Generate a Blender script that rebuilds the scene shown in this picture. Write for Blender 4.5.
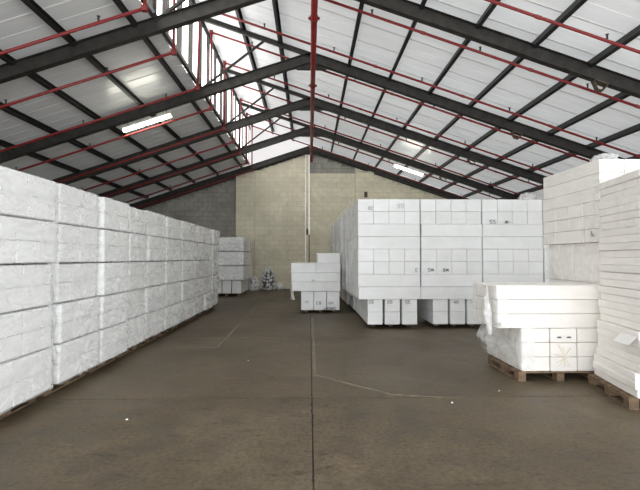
import bpy, bmesh, math, random
from mathutils import Vector, Matrix, noise

for o in list(bpy.data.objects):
    bpy.data.objects.remove(o, do_unlink=True)
S = bpy.context.scene
C = S.collection
RND = random.Random(7)

# ------------------------------------------------------------------ camera, sky, exposure
cam_d = bpy.data.cameras.new('camera')
cam_d.sensor_fit = 'HORIZONTAL'
cam_d.sensor_width = 36.0
cam_d.lens = 444.0 / 640.0 * 36.0
cam_d.clip_start = 0.05
cam_d.clip_end = 300
cam = bpy.data.objects.new('camera', cam_d)
C.objects.link(cam)
cam.location = (0, 0, 1.65)
PITCH = math.atan(13 / 444.0)
YAW = math.atan(10.5 / 444.0 * math.cos(PITCH))
cam.rotation_euler = (math.pi / 2 + PITCH, 0, -YAW)
S.camera = cam

W = bpy.data.worlds.new('overcast_sky')
S.world = W
W.use_nodes = True
bg = W.node_tree.nodes['Background']
bg.inputs[0].default_value = (0.965, 1.0, 1.03, 1)
bg.inputs[1].default_value = 4.6

S.view_settings.view_transform = 'Standard'
S.view_settings.look = 'None'
S.view_settings.gamma = 1.0
S.view_settings.use_curve_mapping = False
S.view_settings.exposure = 0.5
S.cycles.use_denoising = True
S.cycles.max_bounces = 10
S.cycles.diffuse_bounces = 6
S.cycles.transparent_max_bounces = 12
S.cycles.caustics_reflective = False
S.cycles.caustics_refractive = False
S.cycles.sample_clamp_indirect = 6.0

# sky portal in the open loading doorway behind the camera (a sampling aid, it adds no light)
pd = bpy.data.lights.new('doorway_portal', 'AREA')
pd.shape = 'RECTANGLE'
pd.size = 17.0
pd.size_y = 4.2
pd.cycles.is_portal = True
po = bpy.data.objects.new('doorway_portal', pd)
C.objects.link(po)
po.location = (0, -3.95, 2.1)
po.rotation_euler = (math.radians(90), 0, 0)
pd2 = pd.copy()
pd2.size = 8.0
pd2.size_y = 3.9
po2 = bpy.data.objects.new('side_doorway_portal', pd2)
C.objects.link(po2)
po2.location = (10.45, -0.4, 1.95)
po2.rotation_euler = (math.radians(90), 0, math.radians(90))

CLERESTORY_STRENGTH = 4.0
GABLE_STRENGTH = 0.66
TUBE_STRENGTH = 17.0

# ------------------------------------------------------------------ materials
def nodes_of(name):
    m = bpy.data.materials.new(name)
    m.use_nodes = True
    nt = m.node_tree
    return m, nt, nt.nodes, nt.links, nt.nodes['Principled BSDF']

def N(nodes, t, **kw):
    n = nodes.new(t)
    for k, v in kw.items():
        setattr(n, k, v)
    return n

def ramp(nodes, stops):
    r = nodes.new('ShaderNodeValToRGB')
    e = r.color_ramp.elements
    while len(e) < len(stops):
        e.new(0.5)
    for i, (p, c) in enumerate(stops):
        e[i].position = p
        e[i].color = (c[0], c[1], c[2], 1)
    return r

def coords(nodes, links, kind='Object', scale=(1, 1, 1), vary=False):
    tc = nodes.new('ShaderNodeTexCoord')
    mp = nodes.new('ShaderNodeMapping')
    mp.inputs['Scale'].default_value = scale
    links.new(tc.outputs[kind], mp.inputs[0])
    if vary:
        oi = nodes.new('ShaderNodeObjectInfo')
        mu = N(nodes, 'ShaderNodeMath', operation='MULTIPLY')
        mu.inputs[1].default_value = 60
        links.new(oi.outputs['Random'], mu.inputs[0])
        cb = nodes.new('ShaderNodeCombineXYZ')
        for i in range(3):
            links.new(mu.outputs[0], cb.inputs[i])
        links.new(cb.outputs[0], mp.inputs['Location'])
    return mp.outputs[0]

def noise_tex(nodes, links, vec, scale, detail=4, rough=0.55, dist=0.0):
    n = nodes.new('ShaderNodeTexNoise')
    n.inputs['Scale'].default_value = scale
    n.inputs['Detail'].default_value = detail
    n.inputs['Roughness'].default_value = rough
    n.inputs['Distortion'].default_value = dist
    links.new(vec, n.inputs['Vector'])
    return n

def bump(nodes, links, h, strength, dist, nxt=None):
    b = nodes.new('ShaderNodeBump')
    b.inputs['Strength'].default_value = strength
    b.inputs['Distance'].default_value = dist
    links.new(h, b.inputs['Height'])
    if nxt is not None:
        links.new(nxt, b.inputs['Normal'])
    return b.outputs[0]

def simple(name, col, rough=0.6, metal=0.0, var=0.15, scale=8, bstr=0.2, bdist=0.004, kind='Object', vary=False, scl=(1, 1, 1), spec=None):
    m, nt, nd, lk, p = nodes_of(name)
    v = coords(nd, lk, kind, scl, vary)
    n = noise_tex(nd, lk, v, scale, 5)
    a = [max(0, c * (1 - var)) for c in col]
    b = [min(1, c * (1 + var)) for c in col]
    r = ramp(nd, [(0.3, a), (0.7, b)])
    lk.new(n.outputs['Fac'], r.inputs[0])
    lk.new(r.outputs[0], p.inputs['Base Color'])
    p.inputs['Roughness'].default_value = rough
    p.inputs['Metallic'].default_value = metal
    if spec is not None:
        p.inputs['Specular IOR Level'].default_value = spec
    lk.new(bump(nd, lk, n.outputs['Fac'], bstr, bdist), p.inputs['Normal'])
    return m

def foam(name, col, wrinkle, wscale, vari=0.05):
    """expanded polystyrene seen through tight film: bead grain, a little tone change block by block, film creases"""
    m, nt, nd, lk, p = nodes_of(name)
    oi = nd.new('ShaderNodeObjectInfo')
    a = [c * (1 - vari) for c in col]
    r = ramp(nd, [(0.0, a), (1.0, col)])
    lk.new(oi.outputs['Random'], r.inputs[0])
    v = coords(nd, lk, 'Object', (1, 1, 1), True)
    n1 = noise_tex(nd, lk, v, 3.0, 3)
    mx = N(nd, 'ShaderNodeMix', data_type='RGBA')
    mx.blend_type = 'MULTIPLY'
    mx.inputs['Factor'].default_value = 1.0
    r2 = ramp(nd, [(0.3, (0.93, 0.93, 0.92)), (0.65, (1, 1, 1))])
    lk.new(n1.outputs['Fac'], r2.inputs[0])
    lk.new(r.outputs[0], mx.inputs[6])
    lk.new(r2.outputs[0], mx.inputs[7])
    lk.new(mx.outputs[2], p.inputs['Base Color'])
    p.inputs['Roughness'].default_value = 0.42
    p.inputs['Specular IOR Level'].default_value = 0.35
    vs = coords(nd, lk, 'Object', wscale, True)
    n2 = noise_tex(nd, lk, vs, 2.0, 2, 0.5, 1.0)
    n3 = noise_tex(nd, lk, v, 60, 2)
    b1 = bump(nd, lk, n3.outputs['Fac'], 0.05, 0.003)
    lk.new(bump(nd, lk, n2.outputs['Fac'], wrinkle, 0.05, b1), p.inputs['Normal'])
    return m

def film(name, opacity, wr=0.7, scl=(1, 1, 2.2)):
    """clear polythene wrap: part clear, part milky with glossy creases"""
    m, nt, nd, lk, p = nodes_of(name)
    v = coords(nd, lk, 'Object', scl, True)
    n = noise_tex(nd, lk, v, 2.0, 3, 0.5, 1.5)
    n2 = nd.new('ShaderNodeTexVoronoi')
    n2.inputs['Scale'].default_value = 3.0
    n2.inputs['Randomness'].default_value = 1.0
    lk.new(v, n2.inputs['Vector'])
    ad = N(nd, 'ShaderNodeMath', operation='MULTIPLY_ADD')
    lk.new(n2.outputs['Distance'], ad.inputs[0])
    ad.inputs[1].default_value = 0.45
    lk.new(n.outputs['Fac'], ad.inputs[2])
    p.inputs['Base Color'].default_value = (0.95, 0.95, 0.945, 1)
    p.inputs['Roughness'].default_value = 0.26
    p.inputs['Specular IOR Level'].default_value = 0.6
    lk.new(bump(nd, lk, ad.outputs[0], wr, 0.035), p.inputs['Normal'])
    r = ramp(nd, [(0.38, (opacity * 0.7,) * 3), (0.62, (min(1, opacity * 1.35),) * 3)])
    lk.new(n.outputs['Fac'], r.inputs[0])
    tr = nd.new('ShaderNodeBsdfTransparent')
    mx = nd.new('ShaderNodeMixShader')
    lk.new(r.outputs[0], mx.inputs[0])
    lk.new(tr.outputs[0], mx.inputs[1])
    lk.new(p.outputs[0], mx.inputs[2])
    lk.new(mx.outputs[0], nd['Material Output'].inputs[0])
    return m

def emit(name, col, strength):
    m, nt, nd, lk, p = nodes_of(name)
    e = nd.new('ShaderNodeEmission')
    v = coords(nd, lk, 'Object')
    n = noise_tex(nd, lk, v, 1.2, 2)
    r = ramp(nd, [(0.3, [c * 0.94 for c in col]), (0.7, col)])
    lk.new(n.outputs['Fac'], r.inputs[0])
    lk.new(r.outputs[0], e.inputs[0])
    e.inputs[1].default_value = strength
    lk.new(e.outputs[0], nd['Material Output'].inputs[0])
    return m

def concrete_floor():
    m, nt, nd, lk, p = nodes_of('worn_concrete')
    v = coords(nd, lk, 'Object')
    big = noise_tex(nd, lk, v, 0.45, 6, 0.62, 0.4)
    mid = noise_tex(nd, lk, v, 3.2, 8, 0.68, 0.6)
    fin = noise_tex(nd, lk, v, 24, 6, 0.75)
    r1 = ramp(nd, [(0.30, (0.078, 0.058, 0.034)), (0.50, (0.114, 0.087, 0.054)), (0.72, (0.165, 0.130, 0.088))])
    lk.new(big.outputs['Fac'], r1.inputs[0])
    r2 = ramp(nd, [(0.30, (0.58, 0.57, 0.56)), (0.48, (0.95, 0.95, 0.95)), (0.70, (1.32, 1.31, 1.29))])
    lk.new(mid.outputs['Fac'], r2.inputs[0])
    r3 = ramp(nd, [(0.34, (0.62, 0.61, 0.60)), (0.5, (1, 1, 1)), (0.70, (1.25, 1.24, 1.22))])
    lk.new(fin.outputs['Fac'], r3.inputs[0])
    a = N(nd, 'ShaderNodeMix', data_type='RGBA'); a.blend_type = 'MULTIPLY'; a.inputs['Factor'].default_value = 1
    b = N(nd, 'ShaderNodeMix', data_type='RGBA'); b.blend_type = 'MULTIPLY'; b.inputs['Factor'].default_value = 1
    lk.new(r1.outputs[0], a.inputs[6]); lk.new(r2.outputs[0], a.inputs[7])
    lk.new(a.outputs[2], b.inputs[6]); lk.new(r3.outputs[0], b.inputs[7])
    # dark scuffs
    sc = coords(nd, lk, 'Object', (1.0, 2.6, 1))
    ns = noise_tex(nd, lk, sc, 1.7, 9, 0.75, 1.5)
    r4 = ramp(nd, [(0.56, (1, 1, 1)), (0.64, (0.50, 0.49, 0.48))])
    lk.new(ns.outputs['Fac'], r4.inputs[0])
    c = N(nd, 'ShaderNodeMix', data_type='RGBA'); c.blend_type = 'MULTIPLY'; c.inputs['Factor'].default_value = 0.75
    lk.new(b.outputs[2], c.inputs[6]); lk.new(r4.outputs[0], c.inputs[7])
    lk.new(c.outputs[2], p.inputs['Base Color'])
    rr = ramp(nd, [(0.3, (0.42,) * 3), (0.7, (0.66,) * 3)])
    lk.new(mid.outputs['Fac'], rr.inputs[0])
    lk.new(rr.outputs[0], p.inputs['Roughness'])
    p.inputs['Specular IOR Level'].default_value = 0.35
    b1 = bump(nd, lk, fin.outputs['Fac'], 0.25, 0.004)
    lk.new(bump(nd, lk, mid.outputs['Fac'], 0.25, 0.012, b1), p.inputs['Normal'])
    return m

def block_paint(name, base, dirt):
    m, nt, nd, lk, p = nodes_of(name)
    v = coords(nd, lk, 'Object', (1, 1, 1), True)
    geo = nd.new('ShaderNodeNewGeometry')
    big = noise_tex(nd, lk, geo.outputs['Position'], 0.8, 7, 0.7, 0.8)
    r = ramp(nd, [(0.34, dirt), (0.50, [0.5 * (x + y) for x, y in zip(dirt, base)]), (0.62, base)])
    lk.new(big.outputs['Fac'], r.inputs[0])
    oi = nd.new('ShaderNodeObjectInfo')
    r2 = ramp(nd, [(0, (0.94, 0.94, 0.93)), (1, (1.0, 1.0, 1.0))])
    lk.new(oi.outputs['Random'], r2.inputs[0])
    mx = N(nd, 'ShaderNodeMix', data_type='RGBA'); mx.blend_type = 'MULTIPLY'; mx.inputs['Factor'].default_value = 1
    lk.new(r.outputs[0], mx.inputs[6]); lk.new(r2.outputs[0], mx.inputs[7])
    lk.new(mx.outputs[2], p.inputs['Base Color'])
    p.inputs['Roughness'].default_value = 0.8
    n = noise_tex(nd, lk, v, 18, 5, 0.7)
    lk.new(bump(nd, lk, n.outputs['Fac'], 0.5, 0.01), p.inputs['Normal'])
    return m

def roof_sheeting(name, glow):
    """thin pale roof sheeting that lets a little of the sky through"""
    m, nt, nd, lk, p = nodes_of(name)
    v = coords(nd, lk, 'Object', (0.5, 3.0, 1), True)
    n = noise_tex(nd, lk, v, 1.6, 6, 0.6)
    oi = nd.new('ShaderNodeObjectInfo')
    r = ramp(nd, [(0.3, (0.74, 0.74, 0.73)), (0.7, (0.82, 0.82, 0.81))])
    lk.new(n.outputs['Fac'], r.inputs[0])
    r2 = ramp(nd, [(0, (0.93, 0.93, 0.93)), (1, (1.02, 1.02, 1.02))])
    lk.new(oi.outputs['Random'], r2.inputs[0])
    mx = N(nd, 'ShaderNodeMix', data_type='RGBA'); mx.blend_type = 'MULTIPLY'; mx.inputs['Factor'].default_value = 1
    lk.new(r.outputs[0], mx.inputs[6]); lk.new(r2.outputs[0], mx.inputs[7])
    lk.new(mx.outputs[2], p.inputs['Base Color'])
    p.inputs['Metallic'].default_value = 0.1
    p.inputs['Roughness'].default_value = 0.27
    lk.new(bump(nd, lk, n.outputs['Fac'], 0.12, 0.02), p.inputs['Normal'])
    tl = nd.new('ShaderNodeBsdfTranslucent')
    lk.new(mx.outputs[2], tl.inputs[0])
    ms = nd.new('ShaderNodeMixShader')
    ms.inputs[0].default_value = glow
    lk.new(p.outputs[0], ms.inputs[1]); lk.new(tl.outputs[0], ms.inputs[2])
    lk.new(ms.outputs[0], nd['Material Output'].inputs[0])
    return m

def timber():
    m, nt, nd, lk, p = nodes_of('pallet_timber')
    v = coords(nd, lk, 'Object', (1, 1, 1), True)
    n = noise_tex(nd, lk, v, 6, 6, 0.65, 1.0)
    oi = nd.new('ShaderNodeObjectInfo')
    r = ramp(nd, [(0.3, (0.10, 0.066, 0.040)), (0.7, (0.25, 0.175, 0.108))])
    lk.new(n.outputs['Fac'], r.inputs[0])
    r2 = ramp(nd, [(0, (0.62, 0.60, 0.58)), (1, (1.1, 1.05, 1.0))])
    lk.new(oi.outputs['Random'], r2.inputs[0])
    mx = N(nd, 'ShaderNodeMix', data_type='RGBA'); mx.blend_type = 'MULTIPLY'; mx.inputs['Factor'].default_value = 1
    lk.new(r.outputs[0], mx.inputs[6]); lk.new(r2.outputs[0], mx.inputs[7])
    lk.new(mx.outputs[2], p.inputs['Base Color'])
    p.inputs['Roughness'].default_value = 0.8
    lk.new(bump(nd, lk, n.outputs['Fac'], 0.3, 0.006), p.inputs['Normal'])
    return m

def worn_line():
    m, nt, nd, lk, p = nodes_of('worn_floor_line')
    v = coords(nd, lk, 'Object')
    n = noise_tex(nd, lk, v, 9, 6, 0.7)
    p.inputs['Base Color'].default_value = (0.42, 0.36, 0.26, 1)
    p.inputs['Roughness'].default_value = 0.7
    r = ramp(nd, [(0.40, (0.05,) * 3), (0.66, (0.5,) * 3)])
    lk.new(n.outputs['Fac'], r.inputs[0])
    tr = nd.new('ShaderNodeBsdfTransparent')
    mx = nd.new('ShaderNodeMixShader')
    lk.new(r.outputs[0], mx.inputs[0]); lk.new(tr.outputs[0], mx.inputs[1]); lk.new(p.outputs[0], mx.inputs[2])
    lk.new(mx.outputs[0], nd['Material Output'].inputs[0])
    return m

M = dict(
    foam=foam('white_foam', (0.86, 0.865, 0.86), 0.30, (1, 1, 3)),
    foam_left=foam('white_foam_tightly_wrapped', (0.90, 0.90, 0.89), 0.10, (1, 1, 2.2)),
    foam_cream=foam('cream_white_foam', (0.95, 0.915, 0.875), 0.35, (1, 1, 4)),
    film=film('milky_plastic_wrap', 0.3, 0.34),
    film_thin=film('thin_clear_plastic_wrap', 0.2, 0.4, (1.4, 1.4, 0.8)),
    film_loose=film('crumpled_plastic_wrap', 0.4, 0.5, (2, 2, 2)),
    floor=concrete_floor(),
    joint=simple('dark_joint', (0.035, 0.031, 0.027), 0.9),
    line=worn_line(),
    block=block_paint('cream_painted_block', (0.92, 0.86, 0.68), (0.74, 0.69, 0.53)),
    block_grey=block_paint('grey_and_shade_toned_block', (0.47, 0.455, 0.40), (0.30, 0.285, 0.245)),  # own grey of the gable infill; on the left wall, painted shade
    mortar=simple('painted_mortar', (0.66, 0.62, 0.49), 0.9, var=0.2, scale=3),
    mortar_grey=simple('grey_mortar', (0.24, 0.23, 0.20), 0.9, var=0.2, scale=3),  # also darkens the left wall's joints to go with its painted shade
    white_paint=simple('off_white_paint', (0.72, 0.70, 0.62), 0.7, var=0.1, scale=3),
    plaster=simple('plain_wall_plaster', (0.55, 0.53, 0.47), 0.85, var=0.1, scale=2),
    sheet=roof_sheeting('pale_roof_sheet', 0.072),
    sheet_dimmed=roof_sheeting('dimmed_roof_sheet', 0.008),  # same sheeting passing less sky; left slope's dimness put into the material
    grey_sheet=simple('grey_cladding_sheet', (0.34, 0.33, 0.31), 0.5, 0.2, var=0.12, scale=2),
    steel=simple('dark_steel', (0.030, 0.027, 0.023), 0.55, 0.2, var=0.45, scale=5, bstr=0.3),
    steel_purlin=simple('black_painted_steel', (0.018, 0.017, 0.016), 0.55, 0.1, var=0.3, scale=5),
    red=simple('red_pipe_paint', (0.20, 0.012, 0.012), 0.5, 0.0, var=0.18, scale=6),
    dark_metal=simple('dark_fitting_metal', (0.05, 0.045, 0.04), 0.5, 0.4),
    bronze=simple('dull_brown_metal', (0.10, 0.075, 0.05), 0.6, 0.3),
    window=emit('sky_lit_translucent_sheet', (1.0, 0.99, 0.97), CLERESTORY_STRENGTH),
    gable=emit('sky_lit_gable_sheet', (1.0, 0.97, 0.965), GABLE_STRENGTH),
    tube=emit('fluorescent_tube_glow', (1.0, 0.98, 0.84), TUBE_STRENGTH),
    timber=timber(),
    ink=simple('grey_black_ink', (0.10, 0.10, 0.11), 0.7),
    ink_pale=simple('faded_grey_ink', (0.42, 0.42, 0.43), 0.7),
    tape=simple('beige_packing_tape', (0.78, 0.72, 0.61), 0.5),
    paper=simple('white_paper', (0.88, 0.87, 0.85), 0.7, var=0.04),
)

# ------------------------------------------------------------------ helpers
class MB:
    """collects boxes, tubes and prisms and links them as ONE mesh object"""
    def __init__(self):
        self.bm = bmesh.new()
    def box(self, c, d, mat=None):
        vs = bmesh.ops.create_cube(self.bm, size=1.0)['verts']
        t = Matrix.Translation(c) @ Matrix.Diagonal((d[0], d[1], d[2], 1))
        if mat is not None:
            t = mat @ t
        bmesh.ops.transform(self.bm, matrix=t, verts=vs)
        return self
    def tube(self, a, b, r, n=10):
        a, b = Vector(a), Vector(b)
        d = b - a
        vs = bmesh.ops.create_cone(self.bm, cap_ends=True, segments=n, radius1=r, radius2=r, depth=d.length)['verts']
        q = Vector((0, 0, 1)).rotation_difference(d.normalized()).to_matrix().to_4x4()
        bmesh.ops.transform(self.bm, matrix=Matrix.Translation((a + b) / 2) @ q, verts=vs)
        return self
    def beam(self, a, b, w, h, up=(0, 0, 1), section='I', t=0.012):
        """straight steel member from a to b; section I, C or solid"""
        a, b = Vector(a), Vector(b)
        y = (b - a); L = y.length; y.normalize()
        x = y.cross(Vector(up)).normalized(); z = x.cross(y)
        m = Matrix((x, y, z)).transposed().to_4x4()
        m.translation = (a + b) / 2
        if section == 'I':
            self.box((0, 0, h / 2 - t / 2), (w, L, t), m)
            self.box((0, 0, -h / 2 + t / 2), (w, L, t), m)
            self.box((0, 0, 0), (t, L, h - 2 * t), m)
        elif section == 'C':
            self.box((0, 0, h / 2 - t / 2), (w, L, t), m)
            self.box((0, 0, -h / 2 + t / 2), (w, L, t), m)
            self.box((-w / 2 + t / 2, 0, 0), (t, L, h - 2 * t), m)
        else:
            self.box((0, 0, 0), (w, L, h), m)
        return self
    def prism_y(self, pts, y0, y1):
        f = [self.bm.verts.new((x, y0, z)) for x, z in pts]
        g = [self.bm.verts.new((x, y1, z)) for x, z in pts]
        n = len(pts)
        self.bm.faces.new(f)
        self.bm.faces.new(list(reversed(g)))
        for i in range(n):
            self.bm.faces.new((f[i], g[i], g[(i + 1) % n], f[(i + 1) % n]))
        return self
    def mesh(self, name, mat, smooth=False):
        bmesh.ops.recalc_face_normals(self.bm, faces=self.bm.faces)
        me = bpy.data.meshes.new(name)
        self.bm.to_mesh(me)
        self.bm.free()
        me.materials.append(mat)
        if smooth:
            for p in me.polygons:
                p.use_smooth = True
        return me

def put(name, me, parent=None, loc=(0, 0, 0), rot=(0, 0, 0), scale=(1, 1, 1)):
    o = bpy.data.objects.new(name, me)
    C.objects.link(o)
    o.parent = parent
    o.location = loc
    o.rotation_euler = rot
    o.scale = scale
    return o

def thing(name, label, cat, loc=(0, 0, 0), rotz=0.0, group=None):
    o = bpy.data.objects.new(name, None)
    o.empty_display_size = 0.1
    C.objects.link(o)
    o.location = loc
    o.rotation_euler = (0, 0, rotz)
    o['label'] = label
    o['category'] = cat
    o['kind'] = 'thing'
    if group:
        o['group'] = group
    return o

def tag(o, label, cat, group=None):
    o['label'] = label; o['category'] = cat; o['kind'] = 'thing'
    if group:
        o['group'] = group
    return o

def struct(name, label, cat, me=None, loc=(0, 0, 0)):
    o = bpy.data.objects.new(name, me)
    C.objects.link(o)
    o.location = loc
    o['kind'] = 'structure'
    o['label'] = label
    o['category'] = cat
    return o

def dup(root, name=None):
    r = root.copy(); C.objects.link(r)
    for ch in list(root.children):
        c = ch.copy(); C.objects.link(c); c.parent = r
        for g in list(ch.children):
            d = g.copy(); C.objects.link(d); d.parent = c
    return r

_boxes = {}
def block_mesh(dx, dy, dz, mat, bev=0.006, dash=None):
    """a foam block with softened edges; dash adds the shallow moulded mark on the end faces ('x' or 'y')"""
    key = (round(dx, 3), round(dy, 3), round(dz, 3), mat.name, bev, dash)
    if key not in _boxes:
        bm = bmesh.new()
        vs = bmesh.ops.create_cube(bm, size=1.0)['verts']
        bmesh.ops.transform(bm, matrix=Matrix.Diagonal((dx, dy, dz, 1)), verts=vs)
        if bev:
            bmesh.ops.bevel(bm, geom=list(bm.edges), offset=bev, segments=1, affect='EDGES')
        if dash:
            for s in (-1, 1):
                q = bmesh.ops.create_cube(bm, size=1.0)['verts']
                if dash == 'y':
                    t = Matrix.Translation((0, s * dy / 2, -0.02)) @ Matrix.Diagonal((0.10, 0.010, 0.016, 1))
                else:
                    t = Matrix.Translation((s * dx / 2, 0, -0.02)) @ Matrix.Diagonal((0.010, 0.10, 0.016, 1))
                bmesh.ops.transform(bm, matrix=t, verts=q)
        me = bpy.data.meshes.new('foam_block')
        bm.to_mesh(me); bm.free()
        me.materials.append(mat)
        _boxes[key] = me
    return _boxes[key]

def rounded_film(seed, sx, sy, sz, r, amp, n, star=None, bands=False):
    """wrinkled plastic wrap around a box: rounded, puckered closed skin centred on the origin"""
    bm = bmesh.new()
    h = (sx / 2, sy / 2, sz / 2)
    for ax in range(3):
        a, b = (ax + 1) % 3, (ax + 2) % 3
        for s in (-1, 1):
            g = []
            for i in range(n[a] + 1):
                row = []
                for j in range(n[b] + 1):
                    p = [0, 0, 0]
                    p[ax] = s * h[ax]
                    p[a] = -h[a] + 2 * h[a] * i / n[a]
                    p[b] = -h[b] + 2 * h[b] * j / n[b]
                    row.append(bm.verts.new(p))
                g.append(row)
            for i in range(n[a]):
                for j in range(n[b]):
                    bm.faces.new((g[i][j], g[i + 1][j], g[i + 1][j + 1], g[i][j + 1]))
    bmesh.ops.remove_doubles(bm, verts=bm.verts, dist=1e-5)
    bmesh.ops.recalc_face_normals(bm, faces=bm.faces)
    off = Vector((seed * 7.3, seed * 3.1, seed * 5.7))
    for v in bm.verts:
        p = v.co.copy()
        q = Vector([max(-(h[i] - r), min(h[i] - r, p[i])) for i in range(3)])
        nr = (p - q)
        if nr.length < 1e-9:
            continue
        nr.normalize()
        w = 0.55 * noise.noise(Vector((p.x * 2, p.y * 2, p.z * 2)) + off)
        w += 0.6 * (1 - 2 * abs(noise.noise(Vector((p.x * 2, p.y * 2.0, p.z * 6)) + off * 1.3)))
        w += 0.25 * (1 - 2 * abs(noise.noise(Vector((p.x * 6, p.y * 6, p.z * 3)) + off * 2.1)))
        if bands:
            w += 0.3 * math.sin(p.z * 60 + 5 * noise.noise(p * 3 + off))
        if star:
            dy, dz = p.y - star[0], p.z - star[1]
            dd = math.hypot(dy, dz)
            an = math.atan2(dz, dy)
            w += 2.2 * math.cos(9 * an + seed + 2 * noise.noise(p * 6 + off)) * math.exp(-dd / 0.14) - 2.4 * math.exp(-dd / 0.05)
        k = 0.15 if abs(nr.z) > 0.9 else 1.0
        v.co = q + nr * (r + k * amp * (min(w, 1.9) - 1.0))
    me = bpy.data.meshes.new('plastic_wrap')
    bm.to_mesh(me); bm.free()
    for p in me.polygons:
        p.use_smooth = True
    return me

def film_sheet(fn, nu, nv, mat, name='plastic_film', thick=0.0):
    """an open wrinkled sheet from a function (s,t) -> point"""
    vs = []
    fs = []
    for i in range(nu + 1):
        for j in range(nv + 1):
            vs.append(fn(i / nu, j / nv))
    for i in range(nu):
        for j in range(nv):
            a = i * (nv + 1) + j
            fs.append((a, a + nv + 1, a + nv + 2, a + 1))
    me = bpy.data.meshes.new(name)
    me.from_pydata([tuple(v) for v in vs], [], fs)
    me.materials.append(mat)
    for p in me.polygons:
        p.use_smooth = True
    return me

ORD = ['lowest', 'second from the bottom', 'middle', 'second from the top', 'top']
NTH = ['first', 'second', 'third', 'fourth', 'fifth', 'sixth', 'seventh', 'eighth', 'ninth', 'tenth', 'eleventh', 'twelfth']

# ------------------------------------------------------------------ floor
RX = 0.05          # ridge line
SL = 0.335         # roof slope
YW = 23.8          # back wall
YF = -4.0          # front of the building, open loading doorway
HX = 10.5          # half width
floor = struct('floor', 'grey brown concrete warehouse floor of large slabs with dark joints', 'floor',
               MB().box((0, (YW + YF) / 2, -0.047), (2 * HX, YW - YF + 0.6, 0.08)).mesh('floor_base', M['joint']))
xs = [-HX, -5.0, 0.03, 5.0, HX]
ys = [YF, 1.38, 5.29, 9.25, 13.2, 17.1, 21.0, YW + 0.3]
for i in range(4):
    for j in range(7):
        g, gy = 0.0065, 0.013
        x0, x1, y0, y1 = xs[i] + g, xs[i + 1] - g, ys[j] + gy, ys[j + 1] - gy
        bm = MB()
        bm.box(((x0 + x1) / 2, (y0 + y1) / 2, -0.025), (x1 - x0, y1 - y0, 0.05))
        put('floor_slab', bm.mesh('floor_slab', M['floor']), floor)
def floor_line(p, q, w):
    p, q = Vector((p[0], p[1], 0)), Vector((q[0], q[1], 0))
    d = q - p
    return MB().box((0, 0, 0), (w, d.length, 0.002), Matrix.Translation((p + q) / 2 + Vector((0, 0, 0.0015))) @ Matrix.Rotation(math.atan2(-d.x, d.y), 4, 'Z')).mesh('floor_marking', M['line'])
for p, q, w in [((-1.70, 8.28), (-1.95, 23.0), 0.05), ((-2.75, 8.17), (-1.70, 8.28), 0.04), ((0.075, 12.4), (0.075, 6.32), 0.05),
                ((0.075, 6.32), (0.99, 5.40), 0.035), ((0.99, 5.40), (1.75, 5.22), 0.03)]:
    put('floor_marking', floor_line(p, q, w), floor)
# chips along the middle joint
cb = MB()
for k in range(46):
    y = RND.uniform(2.2, 9.0)
    s = RND.uniform(0.006, 0.018)
    cb.box((0.03 + RND.uniform(-0.010, 0.010), y, 0.0005), (s, s * RND.uniform(1, 4), 0.002), Matrix.Identity(4))
o = put('joint_chipping', cb.mesh('joint_chipping', M['joint']), floor)
o['kind'] = 'stuff'

# ------------------------------------------------------------------ walls
def roof_z(x, base):
    """height on the two main slopes"""
    return base - SL * abs(x - RX)

WT = 7.34
def wall_poly(x0, x1, top=None, z0=0.0):
    pts = [(x0, z0), (x1, z0)]
    if top is not None:
        return pts + [(x1, top), (x0, top)]
    pts.append((x1, roof_z(x1, WT)))
    if x0 < RX < x1:
        pts.append((RX, WT))
    pts.append((x0, roof_z(x0, WT)))
    return pts

_bl = {}
def brick_mesh(w, h, d, mat):
    k = (round(w, 3), round(h, 3), mat.name)
    if k not in _bl:
        bm = bmesh.new()
        vs = bmesh.ops.create_cube(bm, size=1.0)['verts']
        bmesh.ops.transform(bm, matrix=Matrix.Diagonal((w, d, h, 1)), verts=vs)
        fr = [e for e in bm.edges if all(v.co.y < 0 for v in e.verts)]
        bmesh.ops.bevel(bm, geom=fr, offset=0.008, segments=1, affect='EDGES')
        me = bpy.data.meshes.new('block'); bm.to_mesh(me); bm.free()
        me.materials.append(mat)
        _bl[k] = me
    return _bl[k]

def block_wall(name, label, x0, x1, yface, zlo, mat, mort, top=None, thick=0.22, BW=0.50, BH=0.26, shift=0, cat='wall'):
    o = struct(name, label, cat, MB().prism_y(wall_poly(x0, x1, top), yface, yface + thick).mesh(name, mort))
    r = 0
    z = 0.0
    while z < 7.4:
        if z + BH > zlo:
            nb = (r + shift) % 2
            x = x0 - (BW / 2 if nb else 0)
            while x < x1 - 0.02:
                a, b = max(x, x0), min(x + BW, x1)
                zt = z + BH
                lim = top if top is not None else min(roof_z(a, WT), roof_z(b, WT))
                if b - a > 0.06 and lim > z + 0.09:
                    hh = min(zt, lim) - z
                    me = brick_mesh(round(b - a, 2) - 0.014, round(hh, 2) - 0.014, 0.05, mat)
                    put('block', me, o, ((a + b) / 2, yface + 0.013 + RND.uniform(-0.004, 0.004), z + hh / 2))
                x += BW
        z += BH
        r += 1
    return o

block_wall('wall_back', 'cream painted blockwork wall between the left pier and the thin white post', -2.92, -0.22, YW, 0.0, M['block'], M['mortar'])
block_wall('wall_back_left', 'blockwork wall behind the left row of bundles, toned grey for shade', -HX, -3.94, YW + 0.3, 2.3, M['block_grey'], M['mortar_grey'])  # same paint as its neighbour, with the shade put into the colour
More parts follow.
